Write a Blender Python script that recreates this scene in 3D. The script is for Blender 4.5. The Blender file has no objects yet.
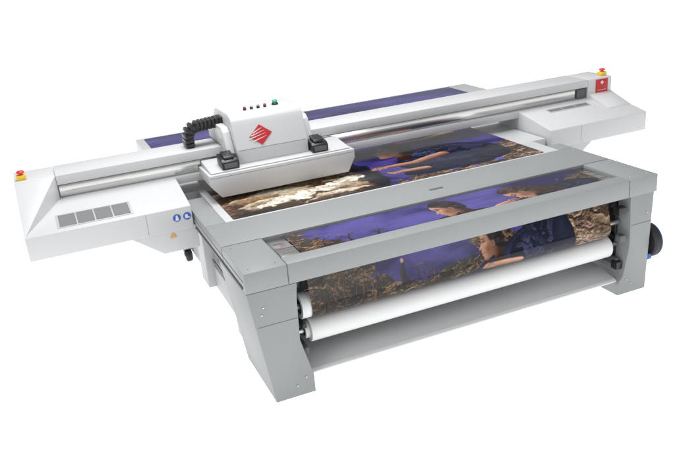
import bpy, bmesh, math
import numpy as np
from mathutils import Matrix, Vector
S=bpy.context.scene
COL=S.collection
R=math.radians
rng=np.random.RandomState(7)
# ---------------------------------------------------------------- materials
def mat(name,color,rough=.45,metal=0,coat=0,bump=0,bscale=200,emit=0,var=0,vscale=3,attr=None,spec=.5):
    m=bpy.data.materials.new(name);m.use_nodes=True
    nt=m.node_tree;b=nt.nodes['Principled BSDF']
    b.inputs['Base Color'].default_value=(*color,1);b.inputs['Roughness'].default_value=rough
    b.inputs['Metallic'].default_value=metal;b.inputs['Coat Weight'].default_value=coat
    b.inputs['Coat Roughness'].default_value=.12
    b.inputs['Specular IOR Level'].default_value=spec
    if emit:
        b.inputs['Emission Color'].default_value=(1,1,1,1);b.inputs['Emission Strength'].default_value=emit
    tc=nt.nodes.new('ShaderNodeTexCoord')
    if var:
        n=nt.nodes.new('ShaderNodeTexNoise');n.inputs['Scale'].default_value=vscale;n.inputs['Detail'].default_value=4
        nt.links.new(tc.outputs['Object'],n.inputs['Vector'])
        mx=nt.nodes.new('ShaderNodeMix');mx.data_type='RGBA'
        mx.inputs[6].default_value=(*[c*(1-var) for c in color],1);mx.inputs[7].default_value=(*[min(1,c*(1+var)) for c in color],1)
        nt.links.new(n.outputs['Fac'],mx.inputs[0]);nt.links.new(mx.outputs[2],b.inputs['Base Color'])
    if bump:
        n=nt.nodes.new('ShaderNodeTexNoise');n.inputs['Scale'].default_value=bscale
        nt.links.new(tc.outputs['Object'],n.inputs['Vector'])
        bp=nt.nodes.new('ShaderNodeBump');bp.inputs['Strength'].default_value=bump;bp.inputs['Distance'].default_value=.002
        nt.links.new(n.outputs['Fac'],bp.inputs['Height']);nt.links.new(bp.outputs['Normal'],b.inputs['Normal'])
    if attr:
        a=nt.nodes.new('ShaderNodeAttribute');a.attribute_name=attr
        nt.links.new(a.outputs['Color'],b.inputs['Base Color'])
    return m
M=dict(
 white=mat('white_powder_coat',(.56,.565,.575),.36,var=.02,bump=.05),
 grey=mat('grey_powder_coat',(.268,.280,.283),.48,var=.03,bump=.08),
 lgrey=mat('grey_paint_and_shade',(.45,.46,.47),.45,var=.03),
 tray=mat('pale_grey_paint',(.70,.71,.715),.4,var=.02),
 dgrey=mat('dark_grey',(.10,.105,.11),.5),
 seam=mat('dark_seam',(.13,.14,.145),.6),  # dark strips for the panel joints
 mesh=mat('perforated_grille',(.17,.175,.18),.5,bump=.6,bscale=400,var=.18,vscale=60),
 black=mat('black_plastic',(.012,.012,.014),.35),
 rubber=mat('black_rubber',(.02,.02,.022),.6),
 silver=mat('brushed_rail',(.58,.575,.57),.17,metal=1,var=.04,vscale=1.0),
 steel=mat('steel',(.45,.46,.47),.3,metal=1),
 red=mat('red_plastic',(.62,.02,.015),.35),
 redmark=mat('red_print',(.50,.012,.018),.5),
 yellow=mat('yellow_plastic',(.75,.5,.03),.45),
 orange=mat('orange_sticker',(.7,.33,.04),.5),
 green=mat('green_lamp',(.02,.42,.22),.3),
 blue=mat('blue_sign',(.01,.09,.42),.45),
 bluehub=mat('blue_plastic',(.02,.12,.42),.4),
 decal=mat('white_print',(.62,.62,.63),.45),
 paper=mat('white_paper_roll',(.70,.705,.71),.5,var=.01),
 hole=mat('dark_hollow',(.03,.03,.03),.8),
 photo=mat('glossy_print',(1,1,1),.12,attr='paint',spec=.24),
 floor=mat('glowing_white_floor',(.86,.86,.86),.8,emit=.92,spec=.1),  # added emission keeps the floor white and washes out shadows
)
# ---------------------------------------------------------------- mesh helpers
def bm_box(x0,x1,y0,y1,z0,z1,bev=0,seg=2,bm=None):
    t=bmesh.new();bmesh.ops.create_cube(t,size=1)
    for v in t.verts:
        v.co=Vector(((x0+x1)/2+v.co.x*(x1-x0),(y0+y1)/2+v.co.y*(y1-y0),(z0+z1)/2+v.co.z*(z1-z0)))
    if bev: bmesh.ops.bevel(t,geom=t.edges[:],offset=bev,segments=seg,affect='EDGES',profile=.5)
    return merge(bm,t)
def merge(bm,t):
    if bm is None: return t
    me=bpy.data.meshes.new('tmp');t.to_mesh(me);t.free();bm.from_mesh(me);bpy.data.meshes.remove(me);return bm
def bm_prism(pts,axis,a0,a1,bev=0,seg=2,bm=None):
    t=bmesh.new()
    def P(p,a):
        return {'x':(a,p[0],p[1]),'y':(p[0],a,p[1]),'z':(p[0],p[1],a)}[axis]
    v0=[t.verts.new(P(p,a0)) for p in pts];v1=[t.verts.new(P(p,a1)) for p in pts]
    t.faces.new(v0);t.faces.new(v1[::-1])
    n=len(pts)
    for i in range(n): t.faces.new((v0[i],v1[i],v1[(i+1)%n],v0[(i+1)%n]))
    bmesh.ops.recalc_face_normals(t,faces=t.faces[:])
    if bev: bmesh.ops.bevel(t,geom=t.edges[:],offset=bev,segments=seg,affect='EDGES',profile=.5)
    return merge(bm,t)
def bm_lathe(prof,axis,c,seg=48,bm=None):
    t=bmesh.new();rings=[]
    for a,r in prof:
        ring=[]
        for k in range(seg):
            w=2*math.pi*k/seg;p,q=c[0]+r*math.cos(w),c[1]+r*math.sin(w)
            ring.append(t.verts.new({'x':(a,p,q),'y':(p,a,q),'z':(p,q,a)}[axis]))
        rings.append(ring)
    for i in range(len(rings)-1):
        for k in range(seg):
            t.faces.new((rings[i][k],rings[i+1][k],rings[i+1][(k+1)%seg],rings[i][(k+1)%seg]))
    for ring in (rings[0],rings[-1]):
        try: t.faces.new(ring)
        except Exception: pass
    bmesh.ops.recalc_face_normals(t,faces=t.faces[:])
    return merge(bm,t)
def cyl(a0,a1,r,axis,c,b=.004,seg=40,bm=None):
    return bm_lathe([(a0,r-b),(a0+b,r),(a1-b,r),(a1,r-b)],axis,c,seg,bm)
def obj(name,bm,m,parent=None,smooth=True,label=None):
    me=bpy.data.meshes.new(name);bm.to_mesh(me);bm.free()
    me.materials.append(M[m] if isinstance(m,str) else m)
    if smooth:
        for p in me.polygons: p.use_smooth=True
        try: me.set_sharp_from_angle(angle=R(35))
        except Exception: pass
    o=bpy.data.objects.new(name,me);COL.objects.link(o)
    setp(o,parent)
    if label:o['label']=label
    return o
def setp(o,parent):
    if parent:
        o.parent=parent
        if parent.type=='EMPTY': o.matrix_parent_inverse=Matrix.Translation(-parent.location)
def thing(name,label,cat,loc):
    o=bpy.data.objects.new(name,None);COL.objects.link(o);o.location=loc;o.empty_display_size=.1
    o['label']=label;o['category']=cat;return o
# ---------------------------------------------------------------- floor
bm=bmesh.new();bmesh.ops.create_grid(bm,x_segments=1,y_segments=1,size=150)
fl=obj('floor',bm,'floor',smooth=False);fl['kind']='structure';fl['label']='seamless white floor with added glow under the printer';fl['category']='floor'
# ---------------------------------------------------------------- printer
PR=thing('flatbed_printer','large white and grey flatbed printer with a moving carriage on a long gantry beam','printer',(2.0,2.0,0))
TOP=1.17
XR=4.0
deck=bm_box(0,XR,.635,1.195,1.0,TOP,.006)
bm_box(0,.345,0,.633,1.0,TOP,.006,bm=deck)
bm_box(3.67,XR,0,.633,1.0,TOP,.006,bm=deck)
bm_box(.347,3.668,0,.155,1.0,TOP,.006,bm=deck)
bm_box(0,.19,1.197,2.05,1.0,TOP,.006,bm=deck)
bm_box(3.84,XR,1.197,1.40,1.0,TOP,.006,bm=deck)
FR=obj('front_frame',deck,'grey',PR)
obj('slot_bed',bm_box(.35,3.665,.16,.63,1.03,1.125,.003),'lgrey',FR)
for x0,x1 in ((.37,.60),(3.44,3.65)):
    p=bm_box(x0,x1,.18,.61,1.126,1.150,.004)
    for k in range(3):
        bm_box(x0+.02,x1-.02,.25+.11*k,.262+.11*k,1.15,1.154,bm=p)
    obj('media_clamp',p,'silver',FR)
obj('recessed_handle',bm_box(2.08,2.22,.85,.885,1.168,1.173,.001),'dgrey',FR)
for bx in ((.345,.3475,.002,.155,1.168,1.1715),(.02,.34,.632,.6345,1.168,1.1715),(3.675,3.99,.632,.6345,1.168,1.1715),(-.0015,.001,.633,.636,1.01,1.165),(.345,.3475,-.0015,.001,1.01,1.165),(3.667,3.6695,-.0015,.001,1.01,1.165)):
    obj('seam',bm_box(*bx),'seam',FR)
for (x,y) in ((.06,.08),(.28,.08),(.06,.56),(3.94,.08),(3.75,.08),(3.94,.56),(.06,1.1),(3.94,1.1)):
    obj('bolt',cyl(1.168,1.173,.007,'z',(x,y),.002,16),'steel',FR)
obj('side_rail',bm_box(-.010,-.001,.06,1.95,1.022,1.040,.003),'dgrey',FR)
obj('side_rail',bm_box(-.008,-.001,.04,1.98,1.085,1.092,.002),'lgrey',FR)
def leg(pts,ya,yb,name='leg'):
    return obj(name,bm_prism(pts,'y',ya,yb,.008),'grey',PR)
L1=leg([(0.0,.998),(.41,.998),(.395,.86),(.385,.50),(.45,.24),(.47,.16),(.47,0.0),(.13,0.0)],0.002,.80)
L2=leg([(XR,.998),(3.72,.998),(3.74,.50),(3.68,.20),(3.62,.12),(3.62,0.0),(3.96,0.0)],0.03,.80)
for (x,z) in ((.32,.10),(.40,.16),(.10,.80),(.12,.86)):
    obj('bolt',cyl(-.004,.004,.009,'y',(x,z),.002,16),'steel',L1)
for (x,z) in ((3.78,.10),(3.72,.15),(3.93,.80)):
    obj('bolt',cyl(.024,.032,.009,'y',(x,z),.002,16),'steel',L2)
obj('panel_seam',bm_box(.06,.385,-.0005,.003,.70,.703),'seam',L1)
obj('panel_seam',bm_box(3.74,3.99,.0275,.031,.70,.703),'seam',L2)
t=bm_prism([(.06,.135),(.06,.150),(.085,.165),(.70,.275),(.70,.255),(.085,.140)],'x',.475,3.63,.003)
obj('lower_tray',t,'tray',PR)
# chassis
ch=bm_box(.12,3.9,1.0,3.9,.80,1.02,.01)
bm_box(.22,3.8,.82,3.75,.10,.36,.01,bm=ch)
for (a,b_) in ((.82,1.1),(2.2,2.5),(3.45,3.75)):
    bm_box(.14,.30,a,b_,.12,.85,.01,bm=ch)
CH=obj('chassis',ch,'lgrey',PR)  # white frame, coloured light grey to give it shading
obj('side_panel',bm_box(.25,.27,1.0,3.5,.3,.85),'lgrey',CH)
obj('cable_duct',bm_box(.205,.219,1.15,2.15,.42,.46,.004),'dgrey',CH)
for (x,y) in ((.17,3.36),(.40,1.55)):
    w=obj('caster',cyl(x-.035,x+.035,.075,'x',(y,.076),.012,28),'rubber',PR)
    k=bm_box(x-.05,x-.04,y-.03,y+.05,.07,.18,.003);bm_box(x-.05,x+.05,y-.04,y+.07,.16,.185,.003,bm=k)
    obj('bracket',k,'dgrey',w)
# table
tb=bm_box(.195,4.02,1.665,2.3,1.025,1.166,.008)
bm_box(.192,3.838,1.20,1.664,1.025,1.166,.004,bm=tb)
bm_box(.0,5.12,2.302,5.10,1.0,1.166,.012,bm=tb)
TBL=obj('table_bed',tb,'white',PR)
Y0,Y1=2.20,2.62;ZB,ZT=1.30,1.605
def housing(x0,x1,s,lab):
    prof=[(1.60,1.04),(1.60,1.26),(2.20,1.375),(2.62,1.375),(2.62,1.04)]
    h=bm_prism(prof,'x',x0,x1,.010,3)
    if s<0: pts=[(-.60,1.045),(-.33,.84),(.01,.84),(.01,1.06),(-.60,1.06)]
    else: pts=[(4.63,1.045),(4.36,.84),(4.02,.84),(4.02,1.06),(4.63,1.06)]
    bm_prism(pts,'y',1.604,2.6,.008,2,bm=h)
    H=obj('gantry_housing',h,'white',PR,label=lab)
    if s<0:
        xo,xi=x0,-1.12
        t=bmesh.new()
        V=[t.verts.new(p) for p in ((xo,1.612,1.258),(xo,2.205,ZT-.004),(xi,2.205,ZT-.004),(xi,2.205,1.366),(xo,2.205,1.2),(xi,2.205,1.2),(xo,1.612,1.2))]
        for f in ((0,2,1),(0,3,2),(1,4,6,0),(0,6,5,3),(1,2,3,5,4),(4,5,6)): t.faces.new([V[i] for i in f])
        bmesh.ops.recalc_face_normals(t,faces=t.faces[:])
        bmesh.ops.bevel(t,geom=t.edges[:],offset=.008,segments=2,affect='EDGES',profile=.5)
        obj('shoulder',t,'white',H)
    else:
        obj('shoulder',bm_prism([(1.85,1.31),(2.20,1.43),(2.21,1.30)],'x',5.06,x1-.004,.006),'white',H)
    ang=math.atan2(.115,.6)
    T=Matrix.Translation((0,1.60,1.26))@Matrix.Rotation(ang,4,'X')
    def tilt(b): bmesh.ops.transform(b,matrix=T,verts=b.verts[:]);return b
    if s<0: a,bb,ya,yb,n=-1.19,-.53,.06,.31,4
    else: a,bb,ya,yb,n=4.35,4.95,.42,.52,3
    F=obj('vent',tilt(bm_box(a,bb,ya,yb,-.002,.004,.0015)),'lgrey',H)
    w=(bb-a-.03)/n
    for k in range(n):
        G=obj('grille',tilt(bm_box(a+.015+w*k+.006,a+.015+w*(k+1)-.006,ya+.018,yb-.018,.004,.006)),'mesh',F)
    xs=-.44 if s<0 else 4.46
    obj('seam',bm_box(xs,xs+.002,1.5985,1.601,1.05,1.25),'seam',H)
    return H
HL=housing(-1.47,-.02,-1,'left gantry housing with blue safety signs')
HR=housing(4.045,5.41,1,'right gantry housing')
def disc_y(x,z,r,y0,y1,m,name,par,seg=32):
    return obj(name,cyl(y0,y1,r,'y',(x,z),.0005,seg),m,par)
for i,x in enumerate((-.165,-.07)):
    s=disc_y(x,1.165,.036,1.596,1.600,'blue','safety_sign',HL)
    if i==0:
        w=cyl(1.5945,1.597,.010,'y',(x,1.181),.0005,20);bm_prism([(x-.017,1.141),(x+.017,1.141),(x+.011,1.172),(x-.011,1.172)],'y',1.5943,1.5968,bm=w)
    else:
        w=bm_prism([(x-.02,1.185),(x+.005,1.185),(x+.008,1.165),(x+.024,1.155),(x+.024,1.147),(x-.02,1.147)],'y',1.5945,1.597)
    obj('pictogram',w,'decal',s)
obj('warning_sticker',bm_prism([(-.255,.985),(-.195,.985),(-.225,1.030)],'y',1.594,1.599),'orange',HL)
# gantry beam
prof=[(Y0,ZB),(Y0,1.375),(Y0+.05,1.385),(Y0+.05,1.505),(Y0,1.515),(Y0,ZT),(Y1,ZT),(Y1,ZB)]
GB=obj('gantry_beam',bm_prism(prof,'x',-1.11,5.05,.004),'white',PR)
obj('end_block',bm_box(-1.47,-1.112,Y0-.002,Y1,1.36,ZT,.012,3),'white',GB)
obj('end_block',bm_box(5.052,5.41,Y0-.002,Y1,1.36,ZT,.012,3),'white',GB)
obj('linear_rail',bm_box(-1.10,4.90,Y0+.034,Y0+.049,1.390,1.500,.002),'silver',GB)
obj('dark_recess_block',bm_box(4.905,5.04,Y0+.02,Y0+.049,1.390,1.500,.003),'dgrey',GB)  # dark block standing in for the dark recess at the slot end
rp=obj('red_label',bm_box(5.165,5.345,Y0-.010,Y0-.004,1.425,1.585,.001),'redmark',GB)
obj('mark',bm_prism([(5.23,1.545),(5.255,1.57),(5.28,1.545),(5.255,1.52)],'y',Y0-.0125,Y0-.0098),'decal',rp)
obj('mark_line',bm_box(5.19,5.32,Y0-.0125,Y0-.0098,1.453,1.458),'decal',rp)
for x in (-1.40,5.345):
    b=obj('emergency_button',bm_box(x-.042,x+.042,2.26,2.34,ZT-.001,ZT+.045,.006),'yellow',PR)
    k=bm_lathe([(ZT+.045,.018),(ZT+.06,.018),(ZT+.062,.034),(ZT+.075,.036),(ZT+.084,.027)],'z',(x,2.30),28)
    obj('knob',k,'red',b)
# carriage
CT=1.445
CA=obj('print_carriage',bm_prism([(.22,CT),(1.73,CT),(1.73,1.355),(1.65,1.215),(.32,1.215),(.22,1.345)],'y',1.76,2.19,.007,2),'white',PR,label='white print carriage with a red striped diamond mark')
obj('saddle',bm_prism([(1.80,CT+.002),(1.80,CT+.012),(2.19,CT+.055),(2.19,CT+.002)],'x',.25,1.70,.004),'white',CA)
obj('trough_seam',bm_box(.23,1.72,1.7585,1.7615,CT-.03,CT-.027),'seam',CA)
DX=-.045
hp=[(1.90,1.465),(1.90,1.60),(1.985,1.84),(2.00,1.875),(2.03,1.905),(2.08,1.925),(2.14,1.932),(2.58,1.925),(2.66,1.89),(2.70,1.82),(2.72,1.615),(2.19,1.615),(2.19,1.465)]
HD=obj('hood',bm_prism(hp,'x',.60+DX,1.34+DX,.012,3),'white',CA)
hw=[(1.96,1.466),(1.96,1.57),(2.06,1.77),(2.12,1.81),(2.60,1.81),(2.66,1.75),(2.68,1.616),(2.191,1.616),(2.191,1.466)]
obj('side_cover',bm_prism(hw,'x',.52+DX,.598+DX,.010,3),'white',CA)
obj('side_cover',bm_prism(hw,'x',1.342+DX,1.42+DX,.010,3),'white',CA)
for x0,x1 in ((.42+DX,.59+DX),(1.35+DX,1.52+DX)):
    bb=bm_prism([(1.82,1.462),(1.82,1.53),(1.85,1.555),(2.02,1.585),(2.02,1.49)],'x',x0,x1,.008,2)
    bm_prism([(1.84,1.556),(1.86,1.58),(1.98,1.61),(2.0,1.585)],'x',x0+.03,x1-.04,.005,2,bm=bb)
    o=obj('lamp_unit',bb,'black',CA)
    obj('front_plate',bm_box(x0+.02,x1-.02,1.816,1.8195,1.475,1.52,.001),'dgrey',o)
n=math.atan2(.24,.085)
Tm=Matrix.Translation((.865+DX,1.9405,1.715))@Matrix.Rotation(n,4,'X')
d=bm_prism([(-.115,-.008),(.005,.10),(.12,.008),(0,-.10)],'z',.003,.006)
bmesh.ops.transform(d,matrix=Tm,verts=d.verts[:])
D=obj('red_mark',d,'redmark',CA)
for (xa,xb,off) in ((-.075,.01,.048),(-.100,.035,.022),(-.125,.045,-.006),(-.085,.050,-.034)):
    st=bm_prism([(xa,off-.016),(xb,off+.016),(xb+.018,off+.018),(xa+.004,off-.028)],'z',.006,.0075)
    bmesh.ops.transform(st,matrix=Tm,verts=st.verts[:])
    obj('stripe',st,'decal',D)
obj('hood_seam',bm_box(.62+DX,1.32+DX,1.8985,1.901,1.598,1.601),'seam',CA)
for k in range(4):
    x=.80+.07*k+DX
    c=obj('connector',cyl(1.925,1.955,.016,'z',(x,2.16),.003,18),'black',CA)
    obj('cap',cyl(1.955,1.967,.012,'z',(x,2.16),.002,16),'red' if k in (0,3) else 'steel',c)
gb=obj('button_base',cyl(1.925,1.950,.033,'z',(1.13+DX,2.2),.004,24),'black',CA)
obj('green_button',cyl(1.950,1.98,.025,'z',(1.13+DX,2.2),.006,24),'green',gb)
# cable chain
cx,cz,rr=.30,1.705,.10
PP=[(cx-rr,1.615+.02*k) for k in range(5)]
PP+=[(cx-rr*math.cos(t*math.pi/20),cz+rr*math.sin(t*math.pi/20)) for t in range(1,11)]
PP+=[(cx+.02*k,cz+rr+.0015*k) for k in range(1,14)]
cc=None;acc=.03
for i in range(1,len(PP)):
    dx,dz=PP[i][0]-PP[i-1][0],PP[i][1]-PP[i-1][1];acc+=math.hypot(dx,dz)
    if acc>=.038:
        acc=0;a=math.atan2(dz,dx)
        t=bm_box(-.018,.018,-.09,.09,-.045,.045,.006)
        bm_box(-.026,.026,-.080,.080,-.034,.034,.004,bm=t)
        bm_box(-.010,.010,-.096,.096,-.018,.018,.003,bm=t)
        bmesh.ops.transform(t,matrix=Matrix.Translation((PP[i][0],2.40,PP[i][1]))@Matrix.Rotation(-a,4,'Y'),verts=t.verts[:])
        cc=merge(cc,t)
obj('cable_chain',cc,'black',CA)
# brackets for rolls
RU,ZU,YU=.115,.705,.175
ZW,YW,RW=.470,.20,.108
for xa,s in ((.41,1),(3.72,-1)):
    def bx(a,b_,*r,bm=None): return bm_box(min(xa+s*a,xa+s*b_),max(xa+s*a,xa+s*b_),*r,bm=bm)
    bk=bx(0,.03,.18,.40,.34,.92,.006)
    B=obj('roll_bracket',bk,'black',PR)
    for z,y in ((ZU,YU),(ZW,YW)):
        if s>0: o=obj('spindle',cyl(xa,xa+.14,.028,'x',(y,z),.004,24),'steel',B)
        else: o=obj('spindle',cyl(xa-.17,xa-.0,.028,'x',(y,z),.004,24),'steel',B)
    obj('catch',bx(.03,.075,.10,.30,ZW-.18,ZW-.11,.008),'dgrey',B)
    obj('catch',bx(.03,.07,.08,.30,ZU-.16,ZU-.12,.008),'black',B)
    obj('cover',bx(.0,.09,.18,.30,.86,.95,.008),'black',B)
    if s<0:
        obj('catch',bx(.03,.10,.03,.10,.55,.62,.008),'dgrey',B)
        obj('catch',bx(.03,.10,.06,.14,.26,.34,.008),'black',B)
        obj('catch',bx(.03,.12,.04,.12,.82,.90,.008),'black',B)
# motor reel outside right leg
RL=obj('side_reel',bm_lathe([(4.03,.09),(4.03,.155),(4.045,.17),(4.115,.17),(4.13,.155),(4.13,.09)],'x',(.16,.44),48),'rubber',PR)
obj('blue_band',bm_lathe([(4.105,.1705),(4.107,.1725),(4.122,.1665),(4.124,.160)],'x',(.16,.44),48),'bluehub',RL)
obj('hub',cyl(4.02,4.14,.08,'x',(.16,.44),.01,40),'bluehub',RL)
obj('motor_case',bm_box(3.975,4.06,.22,.40,.46,.70,.02,3),'black',RL)
obj('guard',bm_box(3.985,4.05,.05,.12,.28,.34,.01),'bluehub',RL)
# ---------------------------------------------------------------- painted prints
def vnoise(X,Y,sc,seed):
    r=np.random.RandomState(seed);G=r.rand(256,256)
    x=X*sc+37.3;y=Y*sc+91.7
    xi=np.floor(x).astype(int);yi=np.floor(y).astype(int);fx=x-xi;fy=y-yi
    fx=fx*fx*(3-2*fx);fy=fy*fy*(3-2*fy)
    g=lambda a,b:G[a%256,b%256]
    return (g(xi,yi)*(1-fx)+g(xi+1,yi)*fx)*(1-fy)+(g(xi,yi+1)*(1-fx)+g(xi+1,yi+1)*fx)*fy
def fbm(X,Y,sc,seed,o=5,gain=.55):
    s=0;a=.5;t=0
    for k in range(o):
        s=s+a*vnoise(X,Y,sc*2**k,seed+k);t+=a;a*=gain
    return s/t
def chaikin(P,n=3):
    for _ in range(n):
        Q=[]
        for i in range(len(P)):
            a,b=P[i],P[(i+1)%len(P)]
            Q+=[(.75*a[0]+.25*b[0],.75*a[1]+.25*b[1]),(.25*a[0]+.75*b[0],.25*a[1]+.75*b[1])]
        P=Q
    return P
class Canvas:
    def __init__(c,x0,x1,y0,y1,step):
        c.nx=int((x1-x0)/step)+1;c.ny=int((y1-y0)/step)+1
        c.xs=np.linspace(x0,x1,c.nx);c.ys=np.linspace(y0,y1,c.ny)
        c.X,c.Y=np.meshgrid(c.xs,c.ys);c.im=np.zeros((c.ny,c.nx,3));c.step=step
        c.wx=(fbm(c.X,c.Y,9,50,4)-.5);c.wy=(fbm(c.X,c.Y,9,60,4)-.5);c.tex=fbm(c.X,c.Y,22,70,4)
        c.fine=fbm(c.X,c.Y,70,77,2)
    def mix(c,mask,col,tex=.3):
        col=np.array(col)
        if col.ndim==1: col=col*(1+tex*2*(c.tex[...,None]-.5))
        c.im=c.im*(1-mask[...,None])+col*mask[...,None]
    def sd(c,d,soft): return np.clip(.5-d/soft,0,1)
    def ell(c,cx,cy,rx,ry,ang,col,soft=.012,warp=.0,tex=.2):
        X=c.X+warp*c.wx;Y=c.Y+warp*c.wy;a=math.radians(ang)
        u=(X-cx)*math.cos(a)+(Y-cy)*math.sin(a);v=-(X-cx)*math.sin(a)+(Y-cy)*math.cos(a)
        d=(np.sqrt((u/rx)**2+(v/ry)**2)-1)*min(rx,ry)
        c.mix(c.sd(d,soft),col,tex)
    def pmask(c,pts,soft=.010,warp=0,sm=3):
        P=chaikin(pts,sm) if sm else pts
        X=c.X+warp*c.wx;Y=c.Y+warp*c.wy
        inside=np.zeros(X.shape,bool);D=np.full(X.shape,9.)
        for i in range(len(P)):
            (x1,y1),(x2,y2)=P[i],P[(i+1)%len(P)]
            cond=((y1>Y)!=(y2>Y))
            xx=(x2-x1)*(Y-y1)/((y2-y1) if y2!=y1 else 1e-9)+x1
            inside^=cond&(X<xx)
            dx,dy=x2-x1,y2-y1;L=dx*dx+dy*dy+1e-12
            t=np.clip(((X-x1)*dx+(Y-y1)*dy)/L,0,1)
            D=np.minimum(D,np.hypot(X-x1-t*dx,Y-y1-t*dy))
        d=np.where(inside,-D,D)
        return c.sd(d,soft),-d
    def cloth(c,pts,base,hi,seed,dirn=0,warp=.02,depth=.10):
        m,din=c.pmask(pts,.010,warp)
        a=math.radians(dirn);u=c.X*math.cos(a)+c.Y*math.sin(a);v=-c.X*math.sin(a)+c.Y*math.cos(a)
        n=fbm(u*.45+.25*c.wx,v*1.3+.25*c.wy,9,seed,4,.5)
        f=np.clip(1-np.abs(n-.5)*11,0,1)**1.6
        shade=np.clip(n-.44,0,1)*2.2
        edge=np.clip(din/depth,0,1)
        top=np.clip(.5+(c.Y-np.mean([p[1] for p in pts]))*1.8,0,1)
        k=(f*.75+shade*.45)*edge*(.2+1.0*top)*(.8+.6*(c.fine-.3))
        k=np.clip(k,0,1)[...,None]
        col=np.array(base)+(np.array(hi)-np.array(base))*k
        c.im=c.im*(1-m[...,None])+col*m[...,None]
    def limb(c,p,q,r0,r1,col,soft=.010):
        dx,dy=q[0]-p[0],q[1]-p[1];L=dx*dx+dy*dy+1e-9
        t=np.clip(((c.X-p[0])*dx+(c.Y-p[1])*dy)/L,0,1)
        rad=(r0+(r1-r0)*t)*(1+.12*np.sin(t*math.pi))
        d=np.hypot(c.X-p[0]-t*dx,c.Y-p[1]-t*dy)-rad
        m=c.sd(d,soft)
        side=((c.X-p[0])*(-dy)+(c.Y-p[1])*dx)/math.sqrt(L)/max(r0,r1)
        if dx<0: side=-side
        sh=np.clip(.58+.62*side,.12,1.15)
        col=np.array(col)[None,None,:]*np.stack([sh,sh**1.25,sh**1.4],-1)*(1+.5*(c.tex[...,None]-.5))
        c.im=c.im*(1-m[...,None])+col*m[...,None]
    def profile(c,cx,cy,r,tilt,face=1,hair=(.008,.006,.006),long=False,sk=(.47,.25,.17)):
        sk=np.array(sk);a=math.radians(tilt);ca,sa=math.cos(a),math.sin(a)
        def T(u,v): u*=face;return (cx+r*(u*ca-v*sa),cy+r*(u*sa+v*ca))
        def TP(L): return [T(*p) for p in L]
        facep=[(.35,1.0),(.62,.82),(.76,.5),(.78,.32),(.70,.2),(.80,.02),(1.0,-.2),(.98,-.28),(.80,-.31),(.86,-.42),(.88,-.50),(.78,-.54),(.86,-.60),(.84,-.68),(.74,-.74),(.80,-.88),(.76,-1.02),(.58,-1.10),(.3,-1.0),(.05,-.82),(-.02,-1.1),(.1,-1.6),(-.75,-1.6),(-.7,-.9),(-.75,0),(-.6,.7),(-.1,1.05)]
        if long:
            m,_=c.pmask(TP([(-.2,1.1),(-.9,.6),(-1.2,-.4),(-1.5,-1.6),(-1.3,-2.6),(-.7,-2.4),(-.3,-1.6),(-.2,-.6),(.1,.2)]),.015,.05)
            c.mix(m,np.array(hair)*(1+5*np.clip(fbm(c.X*3,c.Y,14,5,3)-.45,0,1)[...,None]),0)
        m,din=c.pmask(TP(facep),.009,0,2)
        u=((c.X-cx)*ca+(c.Y-cy)*sa)*face/r;v=(-(c.X-cx)*sa+(c.Y-cy)*ca)/r
        lum=np.clip(.45+.62*u+.16*v,.08,1.15)
        lum=lum*np.where(v<-.85,np.clip(1+(v+.85)*2.0,.18,1),1)
        lum*=1-.45*np.exp(-((u-.35)**2/.05+(v+.35)**2/.10))
        lum*=1-.45*np.exp(-((u-.55)**2/.03+(v-.20)**2/.012))
        lum+=.22*np.exp(-((u-.45)**2/.02+(v-.0)**2/.03))
        lum=np.clip(lum,.05,1.3)*(1+.35*(c.tex-.5))
        fc=sk*np.stack([lum,lum**1.2,lum**1.35],-1)
        c.im=c.im*(1-m[...,None])+fc*m[...,None]
        c.ell(*T(.56,.17),r*.12,r*.045,tilt,(.015,.01,.008),soft=r*.05)
        c.ell(*T(.60,.36),r*.17,r*.04,tilt+6*face,(.025,.012,.008),soft=r*.06)
        c.ell(*T(.72,-.55),r*.12,r*.025,tilt,(.16,.04,.035),soft=r*.06)
        c.ell(*T(.84,-.25),r*.06,r*.03,tilt,sk*.25,soft=r*.05)
        hp=[(.5,1.02),(.58,.85),(.42,.62),(.22,.5),(.12,.2),(.0,.1),(-.05,-.2),(-.22,-.35),(-.45,-.7),(-.85,-.75),(-1.0,-.2),(-1.02,.5),(-.75,1.1),(-.1,1.35),(.35,1.25)]
        m,_=c.pmask(TP(hp),.014,.05,2)
        st=np.clip(fbm(u*.6+.2*v,v*2.5,4,8,4)-.46,0,1)[...,None]
        c.mix(m,np.array(hair)*(1+12*st),0)
        c.ell(*T(-.12,-.12),r*.12,r*.20,tilt,sk*.5,soft=r*.08)
        c.ell(*T(-.10,-.12),r*.05,r*.11,tilt,sk*.2,soft=r*.06)
    def hand(c,x,y,r,ang,curl=1,sk=(.47,.25,.17)):
        sk=np.array(sk);a=math.radians(ang)
        def pt(l,b): return (x+l*math.cos(a+b),y+l*math.sin(a+b))
        c.ell(*pt(r*.3,0),r*1.0,r*.62,ang,sk*.6,soft=.01)
        for k in range(4):
            o=(-.42+.28*k)*r
            bx_,by=pt(r*1.0,0);bx_+=-o*math.sin(a);by+=o*math.cos(a)
            l=r*(.75,.95,.9,.65)[k];b2=a-curl*.5
            e=(bx_+l*math.cos(b2),by+l*math.sin(b2))
            c.limb((bx_,by),e,r*.19,r*.15,sk*.25,soft=.006)
            c.limb((bx_,by),e,r*.145,r*.11,sk*1.05,soft=.006)
        t0=pt(r*.2,.9);c.limb(t0,(t0[0]+r*.8*math.cos(a+.75),t0[1]+r*.8*math.sin(a+.75)),r*.2,r*.14,sk,soft=.006)
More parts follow.
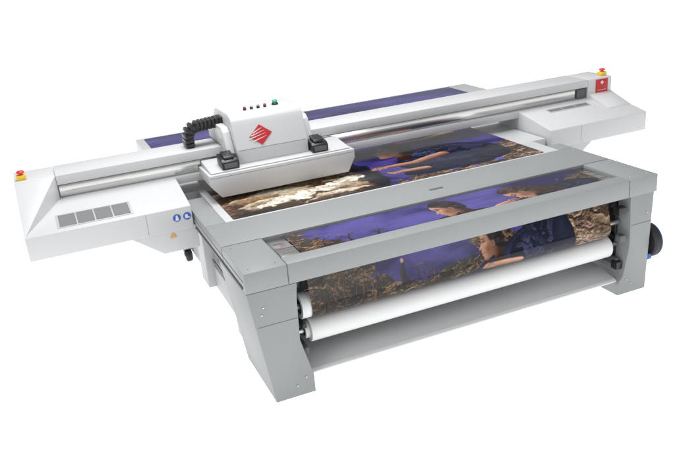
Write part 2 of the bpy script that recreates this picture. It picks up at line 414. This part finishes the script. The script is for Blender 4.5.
    def rocks(c,mask,seed,dark=(.008,.005,.004),mid=(.10,.05,.028),light=(.42,.31,.21),sc=4,det=.45):
        n=fbm(c.X*.8+.3*c.wx,c.Y*1.5+.3*c.wy,sc,seed,6,.6)
        ny=np.gradient(n,axis=0)/c.step
        v=np.clip(.36+(n-.5)*1.5-ny*.045+(c.tex-.5)*det+(c.fine-.5)*.35,0,1)[...,None]
        d,m,l=[np.array(k) for k in (dark,mid,light)]
        col=np.where(v<.5,d+(m-d)*v*2,m+(l-m)*(v-.5)*2)
        c.im=c.im*(1-mask[...,None])+col*mask[...,None]
    def boulder(c,cx,cy,rx,ry,ang,light=(.66,.52,.34),dark=(.05,.025,.012),warp=.10):
        X=c.X+warp*c.wx;Y=c.Y+warp*c.wy;a=math.radians(ang)
        u=((X-cx)*math.cos(a)+(Y-cy)*math.sin(a))/rx;v=(-(X-cx)*math.sin(a)+(Y-cy)*math.cos(a))/ry
        d=(np.sqrt(u*u+v*v)-1)*min(rx,ry);m=c.sd(d,.014)
        k=np.clip(.42+.55*v-.15*u+(c.tex-.5)*.8+(c.fine-.5)*.4,0,1)[...,None]**1.3
        col=np.array(dark)+(np.array(light)-np.array(dark))*k
        c.im=c.im*(1-m[...,None])+col*m[...,None]
    def sky(c,mask,seed,a=(.008,.006,.060),b=(.080,.066,.27),sc=2.2):
        n=fbm(c.X*.7+.1*c.wx,c.Y*2.0+.1*c.wy,sc,seed,5,.55)[...,None];v=np.clip((n-.38)*2.8,0,1)
        col=np.array(a)+(np.array(b)-np.array(a))*v
        c.im=c.im*(1-mask[...,None])+col*mask[...,None]
    def tree(c,x,y,h,r,seed):
        q=np.random.RandomState(seed)
        def br(x,y,a,l,w,d):
            e=(x+l*math.cos(a),y+l*math.sin(a));c.limb((x,y),e,w,w*.6,(.03,.02,.014),soft=.006)
            if d>0:
                for s in (-1,1): br(e[0],e[1],a+s*(.25+.35*q.rand()),l*(.6+.2*q.rand()),w*.6,d-1)
            elif r>0: c.ell(e[0],e[1],r,r*.7,0,[(.10,.06,.02),(.03,.025,.012),(.18,.09,.03)][q.randint(3)],warp=.5,tex=1.)
        br(x,y,math.pi/2+.2*(q.rand()-.5),h,.012,3)
def grid_obj(name,c,r0,r1,fn,parent):
    ys=np.arange(c.ny)[(c.ys>=r0)&(c.ys<=r1)];n=c.nx
    V=[]
    for j in ys:
        for i in range(n): V.append(fn(c.xs[i],c.ys[j]))
    F=[(a*n+i,a*n+i+1,(a+1)*n+i+1,(a+1)*n+i) for a in range(len(ys)-1) for i in range(n-1)]
    me=bpy.data.meshes.new(name);me.from_pydata(V,[],F)
    at=me.color_attributes.new('paint','FLOAT_COLOR','POINT')
    im=np.clip(c.im[ys],0,1).reshape(-1,3);arr=np.ones((len(V),4),dtype=np.float32);arr[:,:3]=im
    at.data.foreach_set('color',arr.ravel())
    me.materials.append(M['photo'])
    for p in me.polygons:p.use_smooth=True
    o=bpy.data.objects.new(name,me);COL.objects.link(o);setp(o,parent);return o
N0=(.003,.004,.014);N1=(.035,.048,.13);N2=(.075,.09,.20)
SK=(.47,.25,.17)
# ---- table sheet
c=Canvas(.27,3.66,1.225,3.35,.0064)
one=np.ones_like(c.X)
c.rocks(one,11,mid=(.08,.04,.022),light=(.34,.22,.13))
c.sky(c.sd(1.76-c.X+.15*c.wy,.05),5,a=(.010,.008,.085),b=(.11,.085,.34),sc=1.8)
r2=np.random.RandomState(3)
for k in range(34):
    y=1.98-.75*k/34+.04*r2.rand();x=.35+1.45*r2.rand();s=.05+.09*r2.rand()
    lt=[(.62,.50,.34),(.70,.62,.50),(.40,.24,.12),(.50,.36,.20)][r2.randint(4)]
    c.boulder(x,y,s*1.9,s*.75,-12+24*r2.rand(),light=lt)
m,_=c.pmask([(.55,1.50),(.9,1.56),(1.3,1.66),(1.72,1.74),(1.76,1.64),(1.35,1.52),(1.0,1.42),(.7,1.36),(.5,1.40)],.03,.22)
c.mix(m,np.array((.70,.64,.54))*(1+1.6*(c.tex[...,None]-.5)+1.0*(c.fine[...,None]-.5)),0)
c.rocks(c.sd(c.Y-1.33-.25*c.wx,.03)*c.sd(c.X-1.8,.05),29,mid=(.05,.025,.012),light=(.22,.12,.06))
m,_=c.pmask([(1.78,2.3),(1.90,2.1),(1.95,1.7),(1.93,1.2),(1.74,1.2),(1.74,1.8)],.03,.15);c.mix(m,(.006,.005,.010),.8)
c.rocks(c.sd(c.Y-1.33-.35*c.wx,.04)*c.sd(1.96-c.X,.05),31,mid=(.13,.07,.04),light=(.42,.30,.2),sc=7)
m,_=c.pmask([(3.34,1.70),(3.48,1.88),(3.70,1.95),(3.70,1.1),(3.15,1.1),(3.22,1.45)],.02,.2);c.rocks(m,37,mid=(.16,.09,.055),light=(.48,.35,.25),sc=8,det=.8)
c.cloth([(2.55,2.95),(3.0,2.98),(3.40,2.88),(3.42,2.62),(3.1,2.52),(2.7,2.62)],N0,N1,101,10)
c.limb((3.35,2.60),(2.95,2.52),.06,.05,SK);c.limb((2.95,2.52),(2.62,2.55),.05,.036,SK)
c.cloth([(2.40,2.02),(2.62,2.22),(2.95,2.26),(3.25,2.12),(3.50,1.86),(3.46,1.45),(3.15,1.34),(2.9,1.46),(2.5,1.46),(2.25,1.56),(2.18,1.80)],N0,N2,111,-15)
c.cloth([(2.10,1.52),(2.55,1.64),(3.0,1.56),(3.22,1.44),(3.1,1.29),(2.7,1.32),(2.15,1.34)],N0,N1,121,-8)
c.profile(2.42,2.28,.235,-18,-1)
c.cloth([(2.95,2.12),(3.15,2.02),(3.05,1.86),(2.80,1.80),(2.72,1.92)],N0,N2,171,25)
c.limb((2.82,1.87),(2.40,1.76),.070,.052,SK);c.limb((2.40,1.76),(2.06,1.79),.052,.038,SK);c.hand(2.05,1.79,.07,172,-1)
c.limb((2.42,1.52),(2.12,1.56),.05,.038,SK);c.hand(2.10,1.56,.055,170)
TS=thing('printed_sheet','glossy print of people in navy clothes and brown rocks lying in front of the beam','print',(2.0,1.3,1.168))
grid_obj('sheet',c,0,9,lambda x,v:(x,v,1.1705),TS)
c=Canvas(.10,4.78,3.55,5.02,.012)
c.sky(np.ones_like(c.X),81,a=(.008,.006,.09),b=(.05,.042,.23))
TR=thing('printed_sheet','violet blue sky print at the far back of the table behind the beam','print',(2.4,4.3,1.168))
grid_obj('sheet',c,0,9,lambda x,v:(x,v,1.1705),TR)
# ---- web in front unit
c=Canvas(.53,3.53,-.98,.62,.0056)
one=np.ones_like(c.X)
c.sky(one,5)
c.rocks(c.sd(c.X-.95-.5*c.wx+(c.Y-.25)*.9,.05),11,mid=(.07,.035,.018),light=(.34,.20,.10),sc=7)
c.rocks(c.sd(c.Y+.10-.35*c.wy+np.abs(c.X-1.5)*.05,.04),44,dark=(.004,.003,.003),mid=(.032,.021,.012),light=(.20,.13,.07),sc=8,det=.8)
c.sky(c.sd(np.hypot((c.X-1.60)/.50,(c.Y+.24)/.15)-1+1.0*c.wx,.08),5)
for k,(x,y,h) in enumerate(((.66,-.50,.12),(.82,-.52,.13),(.98,-.50,.11),(1.12,-.48,.09),(.75,.20,.09),(.98,.18,.08),(1.22,.16,.06),(1.60,-.5,.08))):
    c.tree(x,y,h,.012,k+3)
for k in range(70):
    x=.56+rng.rand()*1.1;h=.04+.16*rng.rand();y=-.66+.28*rng.rand()
    c.limb((x,y),(x+.05*(rng.rand()-.5),y+h),.003+.004*rng.rand(),.002,[(.006,.005,.004),(.11,.065,.03),(.035,.02,.01)][k%3],soft=.006)
c.limb((1.36,-.38),(1.365,-.25),.024,.016,(.02,.02,.03));c.ell(1.368,-.215,.013,.017,0,SK)
c.rocks(c.sd(np.hypot((c.X-3.34)/.30,(c.Y+.35)/.36)-1+1.4*c.wx,.04),51,dark=(.02,.012,.008),mid=(.17,.10,.065),light=(.50,.38,.28),sc=7,det=.7)
c.rocks(c.sd(3.30-c.X+.4*c.wy,.06)*c.sd(c.Y-.5,.1),52,mid=(.14,.085,.05))
c.rocks(c.sd(c.Y+.55-.3*c.wy,.04)*.95,63,dark=(.003,.002,.002),mid=(.02,.014,.01),light=(.12,.08,.05))
# upper pair, seen mostly in the slot
c.cloth([(2.62,.30),(2.9,.30),(3.3,.42),(3.52,.30),(3.45,.05),(3.2,-.05),(3.0,-.10),(2.6,-.06),(2.5,.1)],N0,N1,131,60)
c.cloth([(1.62,.10),(1.80,.22),(2.15,.24),(2.45,.12),(2.60,-.04),(1.9,-.10),(1.60,-.02)],N0,N2,141,70)
c.limb((2.38,.16),(2.52,.20),.045,.036,SK);c.hand(2.52,.205,.05,25)
c.profile(1.98,.38,.165,14,-1)
c.profile(2.72,.36,.155,48,-1,hair=(.018,.009,.006),long=True)
# seated figure in the hanging part
c.cloth([(2.10,-.42),(2.30,-.34),(2.50,-.22),(2.80,-.12),(3.05,-.16),(3.15,-.45),(3.10,-.86),(2.05,-.86),(1.98,-.60)],N0,N2,151,60)
c.cloth([(2.45,-.28),(2.66,-.20),(2.84,-.36),(2.80,-.56),(2.52,-.56),(2.38,-.48)],N0,N2,161,-45)
c.cloth([(1.84,-.52),(2.12,-.48),(2.45,-.52),(2.50,-.70),(1.80,-.74)],N0,N1,163,-5)
c.profile(2.24,-.25,.135,6,-1)
c.limb((2.52,-.50),(2.24,-.47),.045,.034,SK);c.hand(2.23,-.47,.048,165,-1)
c.cloth([(2.92,-.12),(3.08,-.18),(3.14,-.5),(3.0,-.72),(2.86,-.4)],N0,(.03,.04,.09),135,80)
WB=thing('printed_media_roll','printed web of figures against violet sky running through the front slot onto the upper roll','print roll',(2.0,.2,.6))
grid_obj('slot_section',c,.175,.61,lambda x,v:(x,v,1.156),WB)
dS=(.13-YU,1.0-ZU);dl=math.hypot(*dS);th=math.atan2(dS[1],dS[0])+math.acos(RU/dl);Ls=math.sqrt(dl*dl-RU*RU)
tp=(YU+RU*math.cos(th),ZU+RU*math.sin(th))
def hang(x,v):
    s=-v-.12
    if s<Ls:
        t=s/Ls;return (x,.13+t*(tp[0]-.13),1.0+t*(tp[1]-1.0))
    a=th+(s-Ls)/RU
    return (x,YU+(RU+.0008)*math.cos(a),ZU+(RU+.0008)*math.sin(a))
grid_obj('hanging_section',c,-.97,-.12,hang,WB)
obj('wound_body',cyl(.532,3.528,RU-.002,'x',(YU,ZU),.002,64),'paper',WB)
def core(x0,x1,y,z,ro,ri,par,m='paper'):
    t=bm_lathe([(x0+.03,ri),(x0,ri),(x0,ro),(x1,ro)],'x',(y,z),48)
    o=obj('core',t,m,par)
    obj('core_hollow',cyl(x0+.004,x0+.03,ri,'x',(y,z),.001,40),'hole',o)
core(.455,.531,YU,ZU,.106,.070,WB)
WR=thing('white_paper_roll','plain white paper roll mounted between the legs beneath the printed roll','paper roll',(2.0,.2,.38))
obj('paper',cyl(.52,3.60,RW,'x',(YW,ZW),.003,56),'paper',WR)
core(.48,.519,YW,ZW,.072,.05,WR)
# ---------------------------------------------------------------- light
w=bpy.data.worlds.new("World");S.world=w;w.use_nodes=True
w.node_tree.nodes['Background'].inputs[0].default_value=(1,1,1,1);w.node_tree.nodes['Background'].inputs[1].default_value=.42
def area(loc,tgt,size,power,name):
    l=bpy.data.lights.new(name,'AREA');l.energy=power;l.shape='RECTANGLE';l.size=size[0];l.size_y=size[1]
    o=bpy.data.objects.new(name,l);COL.objects.link(o);o.location=loc
    o.rotation_euler=(Vector(tgt)-Vector(loc)).to_track_quat('-Z','Y').to_euler();return o
area((1.0,2.5,8),(2,1.8,0),(5,4),700,'overhead_softbox')
area((-6,-3,5),(1.5,1,1),(3,3),110,'left_softbox')
area((3.5,-6,1.6),(2.2,.3,.3),(4,2),70,'added_front_fill')  # unseen fill added to brighten the front faces and lower tray
# ---------------------------------------------------------------- camera
ex=(0.91614609,-0.21162838,0.34042587);ey=(-0.39211241,-0.29684703,0.87070644);ez=(-0.08321179,-0.9311795,-0.35493736)
cd=bpy.data.cameras.new('camera');cam=bpy.data.objects.new('camera',cd);COL.objects.link(cam)
cd.lens=39.89;cd.sensor_width=36;cd.clip_end=1000;cd.clip_start=.05
cam.matrix_world=Matrix(((ex[0],-ex[1],-ex[2],-1.16848),(ey[0],-ey[1],-ey[2],-4.99723),(ez[0],-ez[1],-ez[2],3.42701),(0,0,0,1)))
S.camera=cam
S.view_settings.view_transform='Standard';S.view_settings.look='None';S.view_settings.exposure=0
